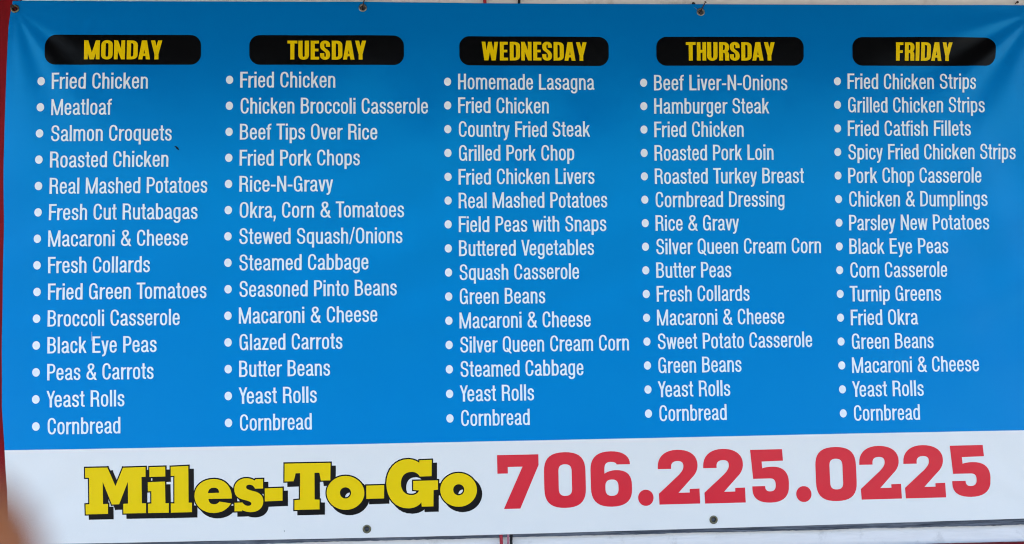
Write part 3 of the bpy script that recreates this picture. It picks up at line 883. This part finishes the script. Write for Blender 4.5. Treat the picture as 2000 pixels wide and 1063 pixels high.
# the shop name: yellow slab letters on a black outline with a second black outline set off down to the right
name_tris = []
OUT, OFF = 2.9, (8.9, -9.3)
for ch, loops in NAME:
    V, F = fill([[tuple(p) for p in lp] for lp in loops])
    tr = [tuple(V[i] for i in f) for f in F]
    for lp in loops:
        for (xa, ya), (xb, yb) in zip(lp, lp[1:] + lp[:1]):
            L = math.hypot(xb - xa, yb - ya)
            if L < 1e-3:
                continue
            dx, dy = (xb - xa) / L * OUT, (yb - ya) / L * OUT
            e = 1.0 if L > 9 else 0.25
            q = [(xa - dx * e - dy, ya - dy * e + dx), (xb + dx * e - dy, yb + dy * e + dx), (xb + dx * e + dy, yb + dy * e - dx), (xa - dx * e + dy, ya - dy * e - dx)]
            tr += [(q[0], q[1], q[2]), (q[0], q[2], q[3])]
    name_tris += tr
    name_tris += [tuple((p[0] + OFF[0], p[1] + OFF[1]) for p in t) for t in tr]
V, F = union(name_tris)
shop = printed('shop_name_outline', V, F, INK_DARK, banner, 0.0005, 'black outline and drop edge behind the yellow words Miles-To-Go')
for ch, loops in NAME:
    V, F = fill([[tuple(p) for p in lp] for lp in loops])
    printed('hyphen' if ch == '-' else 'letter', V, F, INK_YELLOW, shop, 0.0010)

DIGIT = {
    '0': (77, ['M 38.5 102 H 77 66 L 77 34 V 38.5 -2 H 0 34 L 0 66 V 38.5 102', 'M 39 79.3 H 51.3 66 L 51.3 34 V 39 20.3 H 26.7 34 L 26.7 66 V 39 79.3']),
    '6': (76, ['M 73.4 76.9 C 73.4 93 60 102 38 102 H 0 67 L 0 34 V 38 -2 H 76 30 L 76 38 V 47 66.4 C 38 66.4 30 63 25.6 60.3 L 25.8 69 V 37 82 C 44 82 48 80 48.6 76.9',
               'M 39 48.9 H 51 36 L 51 31 V 39 18.3 H 26.8 31 L 26.8 36 V 39 48.9']),
    '2': (77.3, ['M 0 66.4 L 0 70 V 37 102 H 74.5 73 C 74.5 63 70 55 64 49.5 L 37.5 21.2 L 58.5 21.2 L 58.5 27.8 L 76.9 28.2 L 77.3 0 L 1.5 0 L 0.9 20.3 L 38 53.5 C 46 61.5 48 66 48 71.5 C 48 78 44 80.8 37 80.8 C 29 80.8 25 77 25 70 L 25 66.4']),
    '7': (77, ['M 0 100 L 77 100 L 77 80 L 41.3 0 L 10.8 0 L 47 77.6 L 19.5 77.6 L 19.5 65.5 L 0 65.5']),
    '5': (77.3, ['M 0 100 L 65.6 100 L 66.9 77.8 L 22.9 77 L 23.7 64 C 30 66.2 38 66.8 44 66.7 H 77.3 36 L 77 29 V 38.5 -2 H 2 24 L 2 30 L 28.2 30 C 28.2 22 32 19.5 38.5 19.5 H 50 31 L 50 33 C 50 41 46 44.3 39 44.3 L 4.3 44.3']),
    '.': (100, ['M 50 100 H 100 50 V 50 0 H 0 50 V 50 100']),
}
phone = empty('phone_number', (1.7, YB, Z0 + 0.05))
phone.parent = banner
phone.matrix_parent_inverse = Matrix.Translation(-banner.location)
phone['label'] = 'large red phone number 706.225.0225'
for c, a, b, v0, v1 in DIGITS:
    w, paths = DIGIT[c]
    kk = {'0': 0.70, '6': 0.68, '5': 0.66, '2': 0.62, '.': 0.56}.get(c, 0.6)
    loops = []
    for p in paths:
        pts = parse(p, kk, 9)
        if math.dist(pts[0], pts[-1]) < 0.5:
            pts = pts[:-1]
        loops.append(pts)
    lo = min(q[1] for lp in loops for q in lp)
    hi = max(q[1] for lp in loops for q in lp)
    V, F = fill(loops)
    printed('full_stop' if c == '.' else 'digit', [(a + x / w * (b - a), v0 + (y - lo) / (hi - lo) * (v1 - v0)) for x, y in V], F, INK_RED, phone, 0.0005)

# small marks on the vinyl
sp = SPECK[0]
loop = [(sp[0] - 6, sp[1] + 5), (sp[0] - 1, sp[1] + 4.5), (sp[0] + 3.5, sp[1] + 1), (sp[0] + 5.5, sp[1] - 4.5), (sp[0] + 3, sp[1] - 4), (sp[0] - 0.5, sp[1] - 1.5), (sp[0] - 2.5, sp[1] + 1.5)]
V, F = fill([loop])
printed('tear', V, F, INK_BLACK, banner, 0.0006, 'small black nick in the blue vinyl above Roasted Chicken')
sp = SPECK[1]
V, F = fill([[(sp[0] - 0.5, sp[1] - 11), (sp[0] + 0.5, sp[1] - 11), (sp[0] + 0.2, sp[1] + 9), (sp[0] - 0.1, sp[1] + 9)]])
printed('scratch', V, F, INK_WHITE, banner, 0.0006, 'thin pale upright scratch beside the word Eye')
sp = SPECK[2]
V, F = fill([[(sp[0] + 1.0 * math.cos(a), sp[1] + 1.0 * math.sin(a)) for a in [q * math.pi / 4 for q in range(8)]]])
printed('speck', V, F, INK_BLACK, banner, 0.0006)


# ------------------------------------------------------------------ grommets, nails, cables
def lathe(profile, n=28):
    vs, fs = [], []
    m = len(profile)
    for i in range(n):
        a = 2 * math.pi * i / n
        vs += [(r * math.cos(a), h, r * math.sin(a)) for r, h in profile]
    for i in range(n):
        j = (i + 1) % n
        for q in range(m - 1):
            fs.append((i * m + q, i * m + q + 1, j * m + q + 1, j * m + q))
    return vs, fs


GP = [(9.4, -0.2), (9.7, -0.7), (9.3, -1.35), (8.2, -1.9), (7.0, -2.0), (6.0, -1.75), (5.3, -1.1), (4.9, 0.2), (4.85, 3.5)]
for gi, (gu, gv) in enumerate(GROM_UV):
    c = to_world(np.array([[gu, gv]]) / 1000, 0.0)[0]
    vs, fs = lathe([(r / 1000, h / 1000) for r, h in GP])
    vs = [(x + c[0], y + c[1], zz + c[2]) for x, y, zz in vs]
    o = link_mesh('grommet', vs, fs, STEEL if gi in (1, 2) else BRASS, banner, smooth=True)


def tube(path, radii, n=10, caps=True):
    P = [Vector(p) for p in path]
    if not hasattr(radii, '__len__'):
        radii = [radii] * len(P)
    vs, fs = [], []
    up = Vector((0.31, 0.2, 0.93))
    for i, p in enumerate(P):
        t = (P[min(i + 1, len(P) - 1)] - P[max(i - 1, 0)]).normalized()
        a = t.cross(up)
        if a.length < 0.2:
            a = t.cross(Vector((1, 0, 0)))
        a.normalize()
        b = t.cross(a)
        vs += [tuple(p + (a * math.cos(2 * math.pi * q / n) + b * math.sin(2 * math.pi * q / n)) * radii[i]) for q in range(n)]
    for i in range(len(P) - 1):
        for q in range(n):
            r = (q + 1) % n
            fs.append((i * n + q, i * n + r, (i + 1) * n + r, (i + 1) * n + q))
    if caps:
        fs.append(tuple(range(n))[::-1])
        fs.append(tuple((len(P) - 1) * n + q for q in range(n)))
    return vs, fs


def nail(path, label, head=3.4, r=1.25, group='rusty nails holding the banner'):
    """A bent nail: its point is in the wall, its head at the end of the path."""
    path = [(p[0], p[1] - 0.006 if p[1] < -0.01 else p[1], p[2]) for p in path]
    t = empty('nail', path[0])
    props(t, label, 'nail', group)
    vs, fs = tube(path, [r / 1000] * len(path))
    link_mesh('shank', vs, fs, RUST, t, smooth=True)
    a, b = Vector(path[-2]), Vector(path[-1])
    d = (b - a).normalized()
    vs, fs = tube([b - d * 0.0012, b - d * 0.0006, b + d * 0.0004, b + d * 0.0008], [head * 0.5e-3, head * 1e-3, head * 1e-3, head * 0.6e-3], 14)
    link_mesh('head', vs, fs, RUST, t, smooth=True)


def gw(i, dx=0, dz=0):
    c = to_world(np.array([GROM_UV[i]]) / 1000, 0.0)[0]
    return c[0] + dx, c[2] + dz


x, zc = gw(1)
nail([(x - 0.001, 0.0, zc - 0.002), (x - 0.001, -0.020, zc - 0.001), (x + 0.0005, -0.031, zc + 0.002), (x + 0.004, -0.036, zc + 0.012), (x + 0.0065, -0.038, zc + 0.021)],
     'bent rusty nail through the top grommet between MONDAY and TUESDAY', group=None)
x, zc = gw(2)
nail([(x - 0.002, 0.0, zc - 0.002), (x - 0.002, -0.020, zc - 0.001), (x + 0.0, -0.031, zc + 0.003), (x + 0.0045, -0.036, zc + 0.012), (x + 0.0085, -0.039, zc + 0.0195)],
     'bent rusty nail through the top grommet above THURSDAY', head=3.0, group=None)
nail([(x - 0.0185, 0.0, zc + 0.016), (x - 0.0175, -0.012, zc + 0.018), (x - 0.0150, -0.022, zc + 0.0215)],
     'short rusty nail in the white wall just above the banner', head=4.6, r=1.6, group=None)
x, zc = gw(0)
nail([(x, 0.0, zc), (x, -0.022, zc), (x - 0.001, -0.033, zc + 0.002)], 'dark nail in the corner grommet beside the red board', head=4.2, r=1.8, group=None)
nail([(2.3805, 0.0, Z0 + 1.229), (2.3805, -0.020, Z0 + 1.2305)], 'small nail in the white wall above the FRIDAY end of the banner', head=3.0, group=None)
# thin wire from the short nail to the grommet
x, zc = gw(2)
vs, fs = tube([(x - 0.0172, -0.022, zc + 0.0185), (x - 0.0150, -0.0335, zc + 0.011), (x - 0.009, -0.0345, zc + 0.005), (x - 0.003, -0.034, zc + 0.001)], 0.00035, 6)
props(link_mesh('wire', vs, fs, STEEL, None, True), 'thin wire from the short nail down to the grommet above THURSDAY', 'wire')


def cable(name, pts, r, mat, label):
    path = []
    for (xa, ya, za), (xb, yb, zb) in zip(pts, pts[1:]):
        for q in range(12):
            s = q / 12
            path.append((xa + (xb - xa) * s, ya + (yb - ya) * s, za + (zb - za) * s))
    path.append(pts[-1])
    path = [(p[0] + 0.0012 * math.sin(p[2] * 7), p[1], p[2]) for p in path]
    vs, fs = tube(path, r, 12)
    props(link_mesh(name, vs, fs, mat, None, True), label, 'cable')


cable('red_cable', [(1.094, -0.0245, 2.50), (1.1010, -0.0245, Z0 + 1.2265), (1.118, -0.0205, Z0 + 1.1), (1.118, -0.0205, Z0 + 0.15), (1.1245, -0.0245, Z0 - 0.02), (1.127, -0.0345, Z0 - 0.07), (1.130, -0.036, 0.35)],
      0.0039, CABLE_RED, 'red cable hanging down the wall behind the banner')
cable('black_cable', [(1.186, -0.0245, 2.50), (1.1815, -0.0245, Z0 + 1.227), (1.165, -0.0215, Z0 + 1.1), (1.16, -0.0215, Z0 + 0.15), (1.1470, -0.0240, Z0 - 0.02), (1.150, -0.0345, Z0 - 0.07), (1.152, -0.036, 0.35)],
      0.0030, CABLE_BLACK, 'black cable hanging down the wall behind the banner')
cable('faded_red_cable', [(1.136, -0.0215, Z0 + 0.6), (1.138, -0.0215, Z0 + 0.1), (1.1405, -0.0245, Z0 - 0.02), (1.1375, -0.0345, Z0 - 0.07), (1.140, -0.036, 0.35)],
      0.0026, CABLE_PINK, 'thin faded red cable beside the thicker red one')


# ------------------------------------------------------------------ the photographer's hand at the lens
def hand():
    Mw = cam.matrix_world.copy()

    def W(x, y, zz):          # millimetres from the lens: right, up, forward
        return Mw @ Vector((x / 1000, y / 1000, -zz / 1000))
    root_p = W(-120, -95, 20)
    # joints: wrist, palm, then one chain per finger
    verts, edges, radii = [], [], []

    def add(p, r, parent=None):
        verts.append(tuple(W(*p)))
        radii.append(r / 1000)
        if parent is not None:
            edges.append((parent, len(verts) - 1))
        return len(verts) - 1
    w0 = add((-175, -190, -20), 26)
    w1 = add((-150, -140, -8), 24, w0)
    palm = add((-125, -100, 2), 25, w1)
    chains = [
        ([(-100, -72, 20), (-82, -50, 42), (-66, -35, 56), TIP], [12, 9.5, 8.8, 7.6]),
        ([(-112, -66, 2), (-108, -38, 14), (-108, -20, 0), (-112, -18, -18)], [12, 9.5, 8.8, 7.8]),
        ([(-124, -66, -12), (-122, -38, -4), (-122, -22, -18), (-126, -22, -34)], [11.5, 9.2, 8.4, 7.4]),
        ([(-136, -74, -24), (-138, -50, -20), (-136, -36, -32), (-138, -38, -46)], [10.5, 8.2, 7.6, 6.8]),
        ([(-112, -108, 22), (-96, -98, 38), (-84, -84, 44), (-74, -72, 44)], [14, 11.5, 10.5, 9]),
    ]
    for pts, rs in chains:
        p = palm
        for q, r in zip(pts, rs):
            p = add(q, r, p)
    me = bpy.data.meshes.new('person_hand')
    me.from_pydata(verts, edges, [])
    o = bpy.data.objects.new('person_hand', me)
    C.objects.link(o)
    sk = o.modifiers.new('skin', 'SKIN')
    for v, r in zip(me.skin_vertices[0].data, radii):
        v.radius = (r, r)
    me.skin_vertices[0].data[palm].use_root = True
    sk.use_smooth_shade = True
    sb = o.modifiers.new('subdivision', 'SUBSURF')
    sb.levels = sb.render_levels = 2
    me.materials.append(SKIN)
    props(o, "photographer's fingertip, out of focus, poking into the lower corner beside the red board", 'person')
    o['group'] = None
    del o['group']
    # nail on the index finger
    tip, prev = W(*TIP), W(-66, -35, 56)
    return o


TIP = (-37.3, -19.0, 59)
hand()
